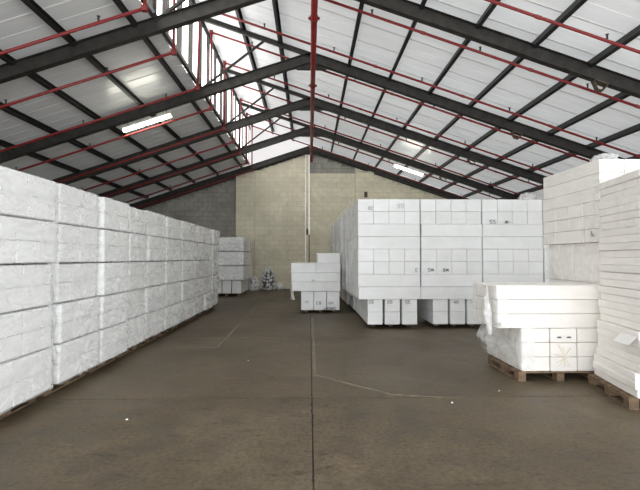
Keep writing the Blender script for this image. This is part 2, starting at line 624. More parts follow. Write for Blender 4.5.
# above the ring joint the infill course sits back a little
block_wall('wall_back_middle', 'yellowish painted blockwork wall right of the thin white post', -0.02, 2.46, YW + 0.02, 1.2, M['block'], M['mortar'], top=6.22, shift=1)
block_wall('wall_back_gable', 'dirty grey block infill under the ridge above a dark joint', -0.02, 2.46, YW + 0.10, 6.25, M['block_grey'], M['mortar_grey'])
block_wall('wall_back_right', 'cream blockwork wall under the right rafter behind the big stack', 2.46, HX, YW + 0.06, 2.9, M['block'], M['mortar'])
block_wall('trim_1', 'left block pier beside the shaded wall', -3.94, -2.92, YW - 0.06, 0.0, M['block'], M['mortar'], shift=1, cat='pier', thick=0.58)
block_wall('trim_2', 'right block pier with a small dark vent', 2.46, 3.46, YW - 0.10, 2.4, M['block'], M['mortar'], top=6.32, cat='pier', thick=0.4)
for nm, x0, x1 in (('trim_4', -HX, -3.32), ('trim_5', RX, HX)):  # added to shut out bright sky between wall top and roof
    struct(nm, 'added dark closing strip between the back wall and the roof sheets on the %s slope' % ('left' if x0 < -5 else 'right'), 'closing strip',
           MB().prism_y([(x0, roof_z(x0, 7.30)), (x1, roof_z(x1, 7.30)), (x1, roof_z(x1, 7.78)), (x0, roof_z(x0, 7.78))], YW + 0.36, YW + 0.40).mesh(nm, M['steel']))
struct('trim_6', 'added dark closing strip under the glowing gable triangle', 'closing strip',  # added to block the sky slit below the gable sheet
       MB().prism_y([(-3.34, roof_z(-3.34, 7.30)), (RX, 7.30), (RX, 7.60), (-3.34, roof_z(-3.34, 7.60))], YW + 0.0, YW + 0.04).mesh('trim_6', M['steel']))
t3 = struct('trim_3', 'thin white painted post on the back wall under the ridge', 'post',
            MB().box((-0.12, YW - 0.02, 3.59), (0.19, 0.22, 7.18)).mesh('trim_3', M['block']))
put('junction_box', MB().box((-0.12, YW - 0.17, 3.05), (0.10, 0.09, 0.32)).mesh('junction_box', M['bronze']), t3)
put('conduit', MB().tube((-0.02, YW - 0.14, 0.2), (-0.02, YW - 0.14, 2.9), 0.02).mesh('conduit', M['bronze']), t3)
vent = thing('wall_vent', 'small dark brown vent box on the right block pier', 'vent', (3.02, YW - 0.13, 5.05))
vf = put('frame', MB().box((0, 0.0, 0), (0.17, 0.05, 0.30)).mesh('frame', M['bronze']), vent)
put('grille', MB().box((0, -0.03, 0.08), (0.12, 0.012, 0.03)).box((0, -0.03, 0), (0.12, 0.012, 0.03)).box((0, -0.03, -0.08), (0.12, 0.012, 0.03)).mesh('grille', M['dark_metal']), vf)

ez = roof_z(HX, 7.80)
struct('wall_left', 'plain left side wall behind the row of bundles', 'wall',
       MB().box((-HX - 0.1, (YW + YF) / 2, ez / 2), (0.2, YW - YF + 0.8, ez)).mesh('wall_left', M['plaster']))
struct('wall_right', 'plain right side wall with an open loading doorway beside the camera', 'wall',
       MB().box((HX + 0.1, (YW + 3.6) / 2 + 0.1, ez / 2), (0.2, YW - 3.6 + 0.6, ez)).box((HX + 0.1, -0.4, 3.9 + (ez - 3.9) / 2), (0.2, 8.0, ez - 3.9))
       .mesh('wall_right', M['plaster']))
DW, DH = 8.5, 4.2
fm = MB()
fm.box((-(HX + DW) / 2, YF - 0.1, DH / 2), (HX - DW, 0.2, DH)).box(((HX + DW) / 2, YF - 0.1, DH / 2), (HX - DW, 0.2, DH))
fm.prism_y([(-HX, DH), (HX, DH), (HX, ez - 0.05), (RX, 7.75), (-HX, ez - 0.05)], YF - 0.2, YF)
struct('wall_front', 'plain front wall around the open loading doorway behind the camera', 'wall', fm.mesh('wall_front', M['plaster']))

# ------------------------------------------------------------------ roof
XC = -3.30           # clerestory plane
SHEET = 7.80         # sheet level at the ridge
ceiling = struct('ceiling', 'pale ribbed metal roof sheets carried on black purlins', 'ceiling')
def sheet_mesh(L, wdt, name='roof_sheet', rib=0.43, rh=0.006, mat=None):
    """ribbed sheet: runs along x (0..L), wdt along y, ribs rise upward; 1.2 mm lap turned down a little"""
    prof = []
    n = int(round(wdt / rib))
    p = wdt / n
    for k in range(n):
        y = k * p
        prof += [(y, 0), (y + p - 0.034, 0), (y + p - 0.028, rh), (y + p - 0.006, rh)]
    prof[-1] = (wdt - 0.004, 0.0)
    prof.append((wdt, -0.005))
    prof.append((wdt + 0.032, -0.005))
    vs, fs = [], []
    for y, z in prof:
        vs += [(0, y, z), (L, y, z)]
    for i in range(len(prof) - 1):
        fs.append((2 * i, 2 * i + 1, 2 * i + 3, 2 * i + 2))
    me = bpy.data.meshes.new(name)
    me.from_pydata(vs, [], fs)
    me.materials.append(mat or M['sheet'])
    return me
ang = math.atan(SL)
LR = (HX + 0.3 - XC) / math.cos(ang)
LL = (HX + 0.3 + XC + 0.12) / math.cos(ang)
SW = 0.86
meR = sheet_mesh(LR, SW)
meL = sheet_mesh(LL, SW, mat=M['sheet_dimmed'])
zr = SHEET + SL * (RX - XC)
y = YF
while y < YW + 0.25:
    put('roof_sheet', meR, ceiling, (XC, y, zr), (0, ang, 0))
    # left slope: starts at the eave and runs up to the clerestory
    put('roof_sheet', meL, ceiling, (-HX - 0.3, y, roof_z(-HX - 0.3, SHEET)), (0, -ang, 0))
    y += SW
PUR = SHEET - 0.085
def purlin(x, z, tilt):
    bm = MB().beam((0, YF, 0), (0, YW, 0), 0.085, 0.16, section='C', t=0.010)
    put('purlin', bm.mesh('purlin', M['steel_purlin']), ceiling, (x, 0, z), (0, tilt, 0))
for k in range(9):
    x = RX + 1.12 + 1.19 * k
    purlin(x, PUR - SL * (x - RX), ang)
for x in (-0.86, -1.95):
    purlin(x, PUR - SL * (x - RX), ang)
for k in range(6):
    x = -3.62 - 1.23 * k
    purlin(x, PUR - SL * (RX - x), -ang)
# clerestory rails
zb, zt = SHEET - SL * (RX - XC), zr
for dx, z, w in ((0.05, zt - 0.10, 0.07), (0.12, zt - 0.34, 0.05), (0.05, zb + 0.02, 0.08)):
    put('rail', MB().beam((XC + dx, YF, z), (XC + dx, YW, z), w, 0.09, section='C', t=0.01).mesh('rail', M['steel_purlin']), ceiling)
lad = MB()
yy = YF + 0.3
while yy < YW:
    lad.box((XC + 0.09, yy, zt - 0.22), (0.03, 0.03, 0.24))
    yy += 0.52
o = put('rail_lacing', lad.mesh('rail_lacing', M['steel_purlin']), ceiling)

# clerestory glazing: translucent sheets alternating with grey ribbed sheets
win = struct('window_1', 'tall clerestory strip of glowing translucent sheets between grey ribbed sheets', 'window')
def strip_mesh(wdt, hgt, mat, name):
    prof = []
    n = 3
    p = wdt / n
    for k in range(n):
        y = k * p
        prof += [(y, 0), (y + p - 0.07, 0), (y + p - 0.05, 0.03), (y + p - 0.02, 0.03)]
    prof.append((wdt, 0))
    vs, fs = [], []
    for y, x in prof:
        vs += [(-x, y, 0), (-x, y, hgt)]
    for i in range(len(prof) - 1):
        fs.append((2 * i, 2 * i + 2, 2 * i + 3, 2 * i + 1))
    me = bpy.data.meshes.new(name)
    me.from_pydata(vs, [], fs)
    me.materials.append(mat)
    return me
hc = zt - zb + 0.02
PER = 1.06
wm = strip_mesh(0.54, hc, M['window'], 'translucent_panel')
gm = strip_mesh(0.52, hc, M['grey_sheet'], 'steel_panel')
y = 9.30 - 12 * PER
while y < YW:
    put('translucent_panel', wm, win, (XC, y, zb - 0.01))
    put('steel_panel', gm, win, (XC, y + 0.54, zb - 0.01))
    y += PER
# translucent gable triangle over the back wall
gz0 = 7.62
win2 = struct('window_2', 'glowing white triangle of translucent sheet above the back wall rafter', 'window',
              MB().prism_y([(XC, gz0 - SL * (RX - XC) - 0.06), (RX, gz0 - 0.06), (RX, SHEET - 0.0), (XC, SHEET + SL * (RX - XC))], YW + 0.05, YW + 0.09).mesh('window_2', M['gable']))

# roof frames
RM = 7.53            # rafter centre line at the ridge
FR_Y = [9.12, 12.88, 16.48, 20.08, 23.62]
def frame_obj(i, y):
    last = i == 4
    lab = ['nearest dark steel roof frame crossing the top of the view', 'second dark steel roof frame with the left tube light under it',
           'third dark steel roof frame from the camera', 'fourth dark steel roof frame with the right tube light under it',
           'dark steel roof frame lying on the back wall'][i]
    f = thing('roof_frame', lab, 'roof frame', (RX, y, RM), 0, 'dark steel roof frames')
    d, w = (0.29, 0.15) if not last else (0.26, 0.14)
    for s in (-1, 1):
        put('rafter', MB().beam((s * 0.012, 0, 0), (s * (HX - 0.1), 0, -SL * (HX - 0.1)), w, d).mesh('rafter', M['steel']), f)
    # ridge haunch: end plates and the deepened knees
    hm = MB()
    hm.prism_y([(-0.95, -0.13 - SL * 0.95 ), (-0.42, -0.34), (0.42, -0.34), (0.95, -0.13 - SL * 0.95), (0, 0.0)], -0.008, 0.008)
    hm.box((0, 0, -0.343), (0.86, w, 0.012))
    hm.box((0, 0, -0.11), (0.028, w + 0.02, 0.46))
    put('haunch', hm.mesh('haunch', M['steel']), f)
    if not last:
        # upper rafter carrying the raised roof to the clerestory
        put('upper_rafter', MB().beam((-0.02, 0, 0.08), (XC - RX + 0.02, 0, 0.07 - SL * (XC - RX)), 0.09, 0.13).mesh('upper_rafter', M['steel']), f)
        put('brace', MB().beam((XC - RX + 0.12, 0, SL * (XC - RX) + 0.15), (-1.35, 0, 0.06 + SL * 1.35), 0.055, 0.055, section='solid').mesh('brace', M['steel']), f)
        put('post', MB().beam((XC - RX + 0.10, 0, SL * (XC - RX) + 0.13), (XC - RX + 0.10, 0, 0.02 - SL * (XC - RX)), 0.06, 0.06, up=(0, 1, 0), section='solid').mesh('post', M['steel']), f)
        # clamp hanging from the right rafter
        bx = 6.12 - RX
        bz = -SL * bx - d / 2 * 1.05
        bm = MB()
        bm.box((0, 0, -0.01), (0.30, 0.17, 0.02))
        bm.beam((-0.15, 0, -0.02), (-0.02, 0, -0.17), 0.10, 0.025, section='solid')
        bm.beam((-0.04, 0, -0.165), (0.10, 0, -0.155), 0.10, 0.025, section='solid')
        bm.beam((0.09, 0, -0.155), (0.15, 0, -0.02), 0.10, 0.025, section='solid')
        put('clamp', bm.mesh('clamp', M['bronze']), f, (bx, 0, bz), (0, ang, 0))
    return f
for i, yv in enumerate(FR_Y):
    frame_obj(i, yv)

# sprinkler main and branches
MZ = 7.10
main = thing('sprinkler_main_pipe', 'thick red sprinkler main pipe running along under the ridge', 'pipe', (0.10, YF + 8, MZ))
put('pipe', MB().tube((0, 0, 0), (0, YW - YF - 8.3, 0), 0.075, 14).mesh('pipe', M['red'], True), main)
put('end_drop', MB().tube((0, YW - YF - 8.3, 0.03), (0, YW - YF - 8.3, -0.34), 0.07, 12).mesh('end_drop', M['red'], True), main)
for yv in (9.95, 13.9, 18.2, 22.2):
    cm = MB().tube((0, yv - 0.06, 0), (0, yv + 0.06, 0), 0.095, 14).box((0.105, yv, 0), (0.05, 0.05, 0.05)).box((-0.105, yv, 0), (0.05, 0.05, 0.05))
    put('coupling', cm.mesh('coupling', M['red']), main, (0, -(YF + 8), 0))
BZ = 7.31
BY = [7.75, 9.42, 11.65, 13.0, 15.05, 16.75, 18.6, 20.45, 22.3]
XR = -2.90
LZ = -0.27         # the left runs hang a little lower
head_me = MB().tube((0, 0, 0.02), (0, 0, 0.10), 0.012, 6).box((0, 0, 0.075), (0.035, 0.012, 0.07)).tube((0, 0, 0.115), (0, 0, 0.122), 0.032, 8).mesh('sprinkler_head', M['dark_metal'])
cpl_me = MB().tube((-0.05, 0, 0), (0.05, 0, 0), 0.037, 10).mesh('coupling', M['red'])
for i, yv in enumerate(BY):
    b = thing('sprinkler_branch_pipe', 'red sprinkler branch pipe across the roof, %s from the camera' % NTH[i], 'pipe', (0.10, yv, BZ), 0, 'red sprinkler branch pipes')
    r = 0.030
    xr = HX - 0.6
    zt_ = SL * (0.1 - XR)
    put('right_run', MB().tube((0, 0, 0), (xr, 0, -SL * xr), r).mesh('right_run', M['red'], True), b)
    put('upper_run', MB().tube((0, 0, 0), (XR - 0.1, 0, zt_), r).mesh('upper_run', M['red'], True), b)
    lean = [0, 0.0, 0.22, 0, 0.0, 0, 0.15, 0, 0][i]
    put('riser', MB().tube((XR - 0.1, 0, zt_), (XR - 0.1, -lean, -zt_ + LZ), r).mesh('riser', M['red'], True), b)
    xl = XR - 0.1 - 6.6
    put('left_run', MB().tube((XR - 0.1, -lean, -zt_ + LZ), (xl, -lean, SL * xl + LZ), r).mesh('left_run', M['red'], True), b)
    put('nipple', MB().tube((0, 0, 0), (0, 0, MZ - BZ + 0.07), 0.035).mesh('nipple', M['red'], True), b)
    put('elbow', MB().box((XR - 0.1, 0, zt_), (0.10, 0.085, 0.10)).mesh('elbow', M['red']), b)
    put('elbow', MB().box((XR - 0.1, -lean, -zt_ + LZ), (0.10, 0.085, 0.10)).mesh('elbow', M['red']), b)
    for k in range(4):
        x = 0.55 + 0.7 * (i % 2) + 2.35 * k
        put('sprinkler_head', head_me, b, (x, 0, -SL * x))
        put('coupling', cpl_me, b, (x + 1.1, 0, -SL * (x + 1.1)), (0, ang, 0))
    for k in range(3):
        x = XR - 0.9 - 0.6 * (i % 2) - 2.1 * k
        put('sprinkler_head', head_me, b, (x, -lean, SL * x + LZ))
    x = -1.3 - 0.5 * (i % 2)
    put('sprinkler_head', head_me, b, (x, 0, -SL * x))

# fluorescent tube lights hung under the rafters
def tube_light(label, x0, x1, y, s):
    xc = (x0 + x1) / 2
    z = RM - SL * abs(xc - RX) - 0.15 - 0.20
    t = thing('tube_light', label, 'light', (xc, y, z), 0, 'fluorescent tube lights under the rafters')
    L = (x1 - x0) / math.cos(ang)
    a = ang * s
    h = put('housing', MB().box((0, 0, 0.045), (L, 0.09, 0.05)).box((L / 2 - 0.02, 0, 0.0), (0.03, 0.09, 0.09)).box((-L / 2 + 0.02, 0, 0.0), (0.03, 0.09, 0.09)).mesh('housing', M['white_paint']), t, rot=(0, a, 0))
    put('tube', MB().tube((-L / 2 + 0.04, 0.0, -0.03), (L / 2 - 0.04, 0.0, -0.03), 0.05, 12).mesh('tube', M['tube'], True), t, rot=(0, a, 0))
    for k in (-0.55, 0.55):
        put('hanger', MB().tube((k, 0, 0.06 - SL * s * k), (k, 0, 0.21 - SL * s * k), 0.008, 6).mesh('hanger', M['dark_metal']), t)
tube_light('lit fluorescent tube light under the second rafter on the left slope', -5.42, -4.0, 12.88, -1)
tube_light('lit fluorescent tube light under the fourth rafter on the right slope', 3.85, 5.2, 20.08, 1)

# ------------------------------------------------------------------ pallets
PH = 0.13
def make_pallet(w, d):
    """block pallet, w along x, d along y; returns list of (name, mesh, loc)"""
    parts = []
    bl = MB().box((0, 0, 0), (0.10, 0.12, 0.072)).mesh('block', M['timber'])
    for x in (-w / 2 + 0.05, 0, w / 2 - 0.05):
        for yv in (-d / 2 + 0.06, 0, d / 2 - 0.06):
            parts.append(('spacer_block', bl, (x, yv, 0.020 + 0.036)))
    bb = MB().box((0, 0, 0), (0.10, d, 0.020)).mesh('bottom_board', M['timber'])
    for x in (-w / 2 + 0.05, 0, w / 2 - 0.05):
        parts.append(('bottom_board', bb, (x, 0, 0.010)))
    sb = MB().box((0, 0, 0), (0.10, d, 0.018)).mesh('stringer_board', M['timber'])
    for x in (-w / 2 + 0.05, 0, w / 2 - 0.05):
        parts.append(('stringer_board', sb, (x, 0, 0.092 + 0.009)))
    db = MB().box((0, 0, 0), (w, 0.11, 0.020)).mesh('deck_board', M['timber'])
    n = 7
    for k in range(n):
        yv = -d / 2 + 0.055 + (d - 0.11) * k / (n - 1)
        parts.append(('deck_board', db, (0, yv, 0.110 + 0.010)))
    return parts
_pal = {}
def pallet(label, x, y, w, d, rotz=0, group='wooden pallets under the foam', hs=1.0):
    k = (round(w, 2), round(d, 2))
    if k not in _pal:
        _pal[k] = make_pallet(w, d)
    p = thing('wooden_pallet', label, 'pallet', (x, y, 0.002), rotz, group)
    for nm, me, loc in _pal[k]:
        put(nm, me, p, (loc[0], loc[1], loc[2] * hs), scale=(1, 1, hs))
    return p

# ------------------------------------------------------------------ left row of shrink-wrapped bundles
LX = -2.98           # face of the row
LD = 1.10
LB = 0.485
lst = [(4.22, 5.29), (5.38, 6.42), (6.46, 7.38), (7.42, 8.26), (8.30, 9.36), (9.40, 10.52), (10.56, 11.72), (11.76, 12.84), (12.88, 13.86), (13.90, 14.86)]
FW = [rounded_film(s, LD, 1.03, LB - 0.002, 0.014, 0.013, (8, 36, 18), st, bd) for s, st, bd in
      [(1, (-0.26, 0.02), False), (2, (0.3, 0.05), True), (3, None, False), (4, (0.05, -0.03), False), (5, None, True), (6, None, False)]]
for me in FW:
    me.materials.append(M['film'])
looks = ['wrapped in puckered film with a gathered knot', 'wrapped in horizontal bands of film', 'wrapped in creased milky film',
         'wrapped in film pulled into a star', 'wrapped in finely banded film', 'wrapped in loose wrinkled film']
order = [[2, 3, 4, 0, 1], [5, 1, 1, 2, 4], [2, 5, 3, 5, 2], [4, 2, 5, 3, 5], [5, 3, 2, 0, 2]]
for i, (y0, y1) in enumerate(lst):
    ln = y1 - y0
    yc = (y0 + y1) / 2
    pallet('wooden pallet under the %s stack of the left row' % NTH[i], LX - LD / 2 - 0.02, yc, LD - 0.30, ln - 0.10, group='pallets under the left row')
    so = RND.uniform(-0.022, 0.022)
    for L in range(5):
        jx, jy = so + RND.uniform(-0.024, 0.024), RND.uniform(-0.012, 0.012)
        rz = RND.uniform(-0.022, 0.022)
        b = thing('wrapped_foam_bundle', 'white foam bundle, %s in the %s stack of the left row' % (ORD[L], NTH[i]), 'foam bundle',
                  (LX - LD / 2 + jx, yc + jy, PH + 0.002 + LB * L), rz, 'film-wrapped foam bundles in the left row')
        nb = 2 if (i + L) % 3 else 3
        nz = 2
        fz = 1.0
        if L == 4:
            fz = (1.0 + RND.uniform(-0.02, 0.01)) if i < 3 else 1.0 + RND.uniform(-0.10, 0.0)
        by, bz = (ln - 0.05) / nb, (LB * fz - 0.02) / nz
        bme = block_mesh(LD - 0.05, by - 0.010, bz - 0.004, M['foam_left'], 0.008)
        for k in range(nb):
            for q in range(nz):
                put('foam_block', bme, b, (RND.uniform(-0.006, 0.004), -ln / 2 + 0.025 + by * (k + 0.5), 0.01 + bz * (q + 0.5)))
        v = order[L][i % 5] if i < 5 else RND.randrange(6)
        put('plastic_wrap', FW[v], b, (0, 0, LB / 2 * fz - 0.004), scale=(1, ln / 1.05, fz))
# film bunched in the first gap of the row
def gap_fn(s, t):
    z = 0.14 + 2.35 * t
    yv = 5.28 + 0.11 * s
    p = Vector((0, yv * 6, z * 5))
    return (LX - 0.05 + 0.05 * noise.noise(p) + 0.02 * math.sin(s * 9 + z * 3), yv, z)
g = put('gap_film', film_sheet(gap_fn, 10, 60, M['film_loose'], 'gap_film'))
tag(g, 'strip of bunched plastic film hanging between the first two left stacks', 'plastic film')

# ------------------------------------------------------------------ stack at the far end of the left row
def layer(kind, W, D, H, mat, group, label, loc, rotz=0.0, n=4, nz=2, pitch=None, name='foam_bundle', jit=0.004, gap=0.006, dash=False):
    """one wrapped layer of foam blocks; kind 'end' shows block ends to the front, 'long' shows block sides"""
    b = thing(name, label, 'foam bundle', loc, rotz, group)
    bz = H / nz
    if kind == 'end':
        p = pitch or W / n
        bw = min(p, W / n) - gap
        me = block_mesh(bw, D - 0.01, bz - min(gap, 0.004), mat, 0.005, 'y' if dash else None)
        for k in range(n):
            for q in range(nz):
                put('foam_block', me, b, (-W / 2 + p * k + bw / 2 + gap / 2 if pitch is None else -W / 2 + bw / 2 + p * k,
                                          RND.uniform(-jit, jit) * 2, bz * (q + 0.5)))
    else:
        p = D / n
        me = block_mesh(W - gap, p - gap, bz - min(gap, 0.005), mat, 0.006, 'x' if dash else None)
        for k in range(n):
            for q in range(nz):
                put('foam_block', me, b, (RND.uniform(-jit, jit) * 2, -D / 2 + p * (k + 0.5), bz * (q + 0.5)))
    return b

fg = 'foam bundles of the far stack by the left pier'
XA, XB, YA, YB = -4.25, -2.78, 19.0, 22.0
pallet('wooden pallet under the far stack by the left pier', -3.55, 20.2, 1.15, 2.1, group='pallets under the right and far stacks')
layer('end', 1.22, 2.2, 0.56, M['foam_left'], fg, 'lowest foam bundle of the far stack by the left pier, with gaps between blocks', (-3.55, 20.3, PH), n=3, nz=1, pitch=0.42, gap=0.03)
FB = [rounded_film(20 + s, XB - XA, YB - YA, 0.615, 0.04, 0.012, (14, 20, 10), None, s == 1) for s in range(3)]
for k, me in enumerate(FB):
    me.materials.append(M['film'])
    b = thing('wrapped_foam_bundle', 'film-wrapped foam bundle, %s in the far stack by the left pier' % ['second from the bottom', 'third from the bottom', 'top'][k], 'foam bundle',
              ((XA + XB) / 2, (YA + YB) / 2, 0.70 + 0.62 * k), 0, fg)
    bme = block_mesh(XB - XA - 0.08, (YB - YA) / 2 - 0.05, 0.29, M['foam_left'], 0.01)
    for yk in (-1, 1):
        for q in range(2):
            put('foam_block', bme, b, (0, yk * ((YB - YA) / 4 - 0.015), 0.01 + 0.295 * (q + 0.5)))
    put('plastic_wrap', me, b, (0, 0, 0.305))

# sacks of foam offcuts against the wall
def sack(label, x, y, r, h, seed):
    rr = random.Random(seed)
    s = thing('offcut_sack', label, 'sack', (x, y, 0), 0, 'sacks of foam offcuts at the back wall')
    bm = MB()
    n = 0
    while n < 130:
        a, e = rr.uniform(0, 2 * math.pi), rr.uniform(0.02, 1.0)
        z = h * e
        rad = r * math.sqrt(max(0.0, 1 - (max(0, e - 0.35) / 0.68) ** 2)) * 0.93
        p = Vector((rad * math.cos(a), rad * math.sin(a), max(0.06, z)))
        d = Vector((rr.gauss(0, 1), rr.gauss(0, 1), rr.gauss(0, 1))).normalized() * rr.uniform(0.05, 0.08)
        bm.tube(p - d * 0.6, p + d * 0.6, rr.uniform(0.045, 0.07), 8)
        n += 1
    o = put('foam_offcuts', bm.mesh('foam_offcuts', M['foam']), s)
    o['kind'] = 'stuff'
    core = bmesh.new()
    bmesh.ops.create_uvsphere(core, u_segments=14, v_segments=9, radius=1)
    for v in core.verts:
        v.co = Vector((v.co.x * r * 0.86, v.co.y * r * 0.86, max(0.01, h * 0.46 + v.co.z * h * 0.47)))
    me = bpy.data.meshes.new('shade_core'); core.to_mesh(me); core.free(); me.materials.append(M['joint'])
    put('shade_core', me, s)  # added dark body: painted shade in the gaps between the offcuts
    skin = bmesh.new()
    bmesh.ops.create_uvsphere(skin, u_segments=18, v_segments=12, radius=1)
    for v in skin.verts:
        k = 1 + 0.10 * noise.noise(v.co * 3 + Vector((seed, 0, 0)))
        v.co = Vector((v.co.x * r * 1.06 * k, v.co.y * r * 1.06 * k, max(0.004, h * 0.5 + v.co.z * h * 0.52 * k)))
    me = bpy.data.meshes.new('bag_film'); skin.to_mesh(me); skin.free(); me.materials.append(M['film_thin'])
    for p in me.polygons:
        p.use_smooth = True
    put('bag_film', me, s)
    return s
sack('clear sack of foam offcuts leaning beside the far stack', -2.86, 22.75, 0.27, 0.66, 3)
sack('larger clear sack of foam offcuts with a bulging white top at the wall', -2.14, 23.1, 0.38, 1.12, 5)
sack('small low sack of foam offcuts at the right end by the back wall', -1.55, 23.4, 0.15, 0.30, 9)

# ------------------------------------------------------------------ big stack in the middle
BYF = 10.35
PB = 0.092          # lower pallets here
CH = 0.588
cols = [(1.13, 2.60), (2.612, 4.06), (4.072, 5.52), (5.532, 7.00)]
colname = ['left', 'second', 'third', 'fourth']
BD = 1.46
pats = [['trio', 'long', 'end', 'long', 'end'], ['trio', 'long', 'end', 'long', 'end'], ['trio', 'long', 'end', 'long', 'end'], ['trio', 'long', 'end', 'long', 'end']]
big_g = 'foam bundles of the big middle stack'
big = {}
for c, (x0, x1) in enumerate(cols):
    w = x1 - x0
    for row in range(6 if c == 0 else 1):
        yc = BYF + BD / 2 + row * (BD + 0.05)
        xo = [0, 0, -0.03, -0.10, -0.14, -0.2][row]
        where = 'front %s column of the big middle stack' % colname[c] if row == 0 else 'left side of the big middle stack, %s column back' % NTH[row]
        xt = [1.36, 2.90, 4.30, 5.75][c]
        pallet('wooden pallet under the ' + where.replace('front ', ''), xt + 0.6 + xo, yc + 0.12, 0.95, BD - 0.5, group='pallets under the right and far stacks', hs=PB / PH)
        for L in range(5):
            z = PB + 0.003 + CH * L
            lab = 'foam bundle, %s, %s' % (ORD[L], where)
            if L == 0:
                b = layer('end', 1.2, BD - 0.04, CH, M['foam'], big_g, lab, (xt + 0.6 + xo, yc + RND.uniform(0, 0.02), z), n=3, nz=2, pitch=0.405, gap=0.05, dash=True)
            else:
                kind = pats[c][L]
                b = layer(kind, w - 0.01, BD, CH, M['foam'], big_g, lab, ((x0 + x1) / 2 + RND.uniform(-0.006, 0.006) + xo, yc + RND.uniform(-0.01, 0.01), z), RND.uniform(-0.003, 0.003),
                          n=4, nz=2, dash=(kind == 'end'))
            big[(c, row, L)] = b

# film hanging on the left side of the big stack
def drape(s, t):
    yv = 10.42 + 9.0 * s
    z = 0.75 + 2.33 * t
    p = Vector((yv * 2.2, z * 1.2, 3))
    sh = 0.0 if yv < 15.0 else (yv - 15.0) * 0.045
    bulge = 0.06 * (1 - 2 * abs(noise.noise(Vector((yv * 3.2, z * 0.8, 1))))) + 0.05 * noise.noise(p)
    if t > 0.94:
        z += 0.05 * noise.noise(Vector((yv * 5, 2, 2)))
    return (1.06 - sh - max(0, bulge + 0.03), yv, z)
tag(put('plastic_film_sheet', film_sheet(drape, 90, 26, M['film_thin'], 'plastic_film_sheet')), 'wrinkled clear plastic film draped down the left side of the big middle stack', 'plastic film')

def film_heap(label, x, y, z, sx, sy, sz, seed, mat='film_loose'):
    bm = bmesh.new()
    bmesh.ops.create_icosphere(bm, subdivisions=4, radius=1)
    for v in bm.verts:
        n = v.co.normalized()
        k = 0.75 + 0.35 * (1 - 2 * abs(noise.noise(n * 2.6 + Vector((seed, 1, 0))))) + 0.14 * noise.noise(n * 7 + Vector((seed, 0, 4)))
        v.co = Vector((n.x * sx * k, n.y * sy * k, max(0.0, sz * 0.3 + n.z * sz * k)))
    me = bpy.data.meshes.new('film_heap'); bm.to_mesh(me); bm.free(); me.materials.append(M[mat])
    for p in me.polygons:
        p.use_smooth = True
    return tag(put('film_heap', me, None, (x, y, z)), label, 'plastic film')
ztop = PB + 0.003 + 5 * CH
film_heap('crumpled heap of clear film on top of the big stack at its right end', 5.33, 10.7, ztop, 0.20, 0.2, 0.17, 2)

# ------------------------------------------------------------------ small stack left of the big one
sg = 'foam bundles of the small stack before the back wall'
sy = 13.36
pallet('wooden pallet under the small stack left of the big stack', 0.33, sy + 0.80, 0.95, 1.2, group='pallets under the right and far stacks', hs=0.6)
s1 = layer('end', 1.16, 1.42, 0.566, M['foam'], sg, 'three foam blocks standing apart at the bottom of the small stack', (0.33, sy + 0.73, 0.083), n=3, nz=1, pitch=0.39, gap=0.015, dash=True)
s2 = layer('long', 1.47, 1.5, 0.56, M['foam'], sg, 'long foam bundle overhanging both sides of the small stack with a dark smudge', (0.20, sy + 0.72, 0.653), n=4, nz=2)
s3 = layer('end', 1.49, 1.5, 0.285, M['foam'], sg, 'flat foam bundle with one seam, third up in the small stack', (0.19, sy + 0.78, 1.215), n=2, nz=1)
s4 = layer('long', 0.68, 1.3, 0.30, M['foam'], sg, 'short foam block on top of the small stack against the big stack', (0.58, sy + 0.75, 1.502), n=3, nz=1)
tail = film_sheet(lambda s, t: (-0.545 + 0.05 * (s - 0.5) * (1 + t) + 0.03 * noise.noise(Vector((s * 4, t * 5, 0))) + 0.05 * t, sy - 0.03 + 0.02 * noise.noise(Vector((t * 6, s * 3, 2))), 0.95 - 0.55 * t), 6, 20, M['film_loose'])
put('film_tail', tail, s2, (-0.20, -(sy + 0.72), -0.653))
put('side_film', film_sheet(lambda s, t: (-0.57 - 0.03 * abs(noise.noise(Vector((s * 5, t * 6, 7)))), sy + 0.05 + 1.0 * s, 0.62 + 0.6 * t), 10, 10, M['film']), s2, (-0.20, -(sy + 0.72), -0.653))

# ------------------------------------------------------------------ front right low stack
rg = 'foam bundles of the low stack at the front right'
pallet('wooden pallet under the low front right stack', 3.36, 6.42, 1.14, 1.02, group='pallets under the right and far stacks')
r1a = thing('foam_bundle', 'lower foam bundle of the low front right stack with a taped box', 'foam bundle', (3.38, 6.50, PH + 0.003), 0, rg)
CHR = 0.575
xw = [(-0.54, -0.165), (-0.155, 0.20), (0.215, 0.58)]
for k, (a, b_) in enumerate(xw):
    for q in range(3):
        put('foam_block', block_mesh(round(b_ - a, 3), 1.18, CHR / 3 - 0.006, M['foam_cream'], 0.007), r1a,
            ((a + b_) / 2, (-0.012 if k == 1 else 0) + RND.uniform(-0.004, 0.004), CHR / 3 * (q + 0.5)))
FYR = 5.905
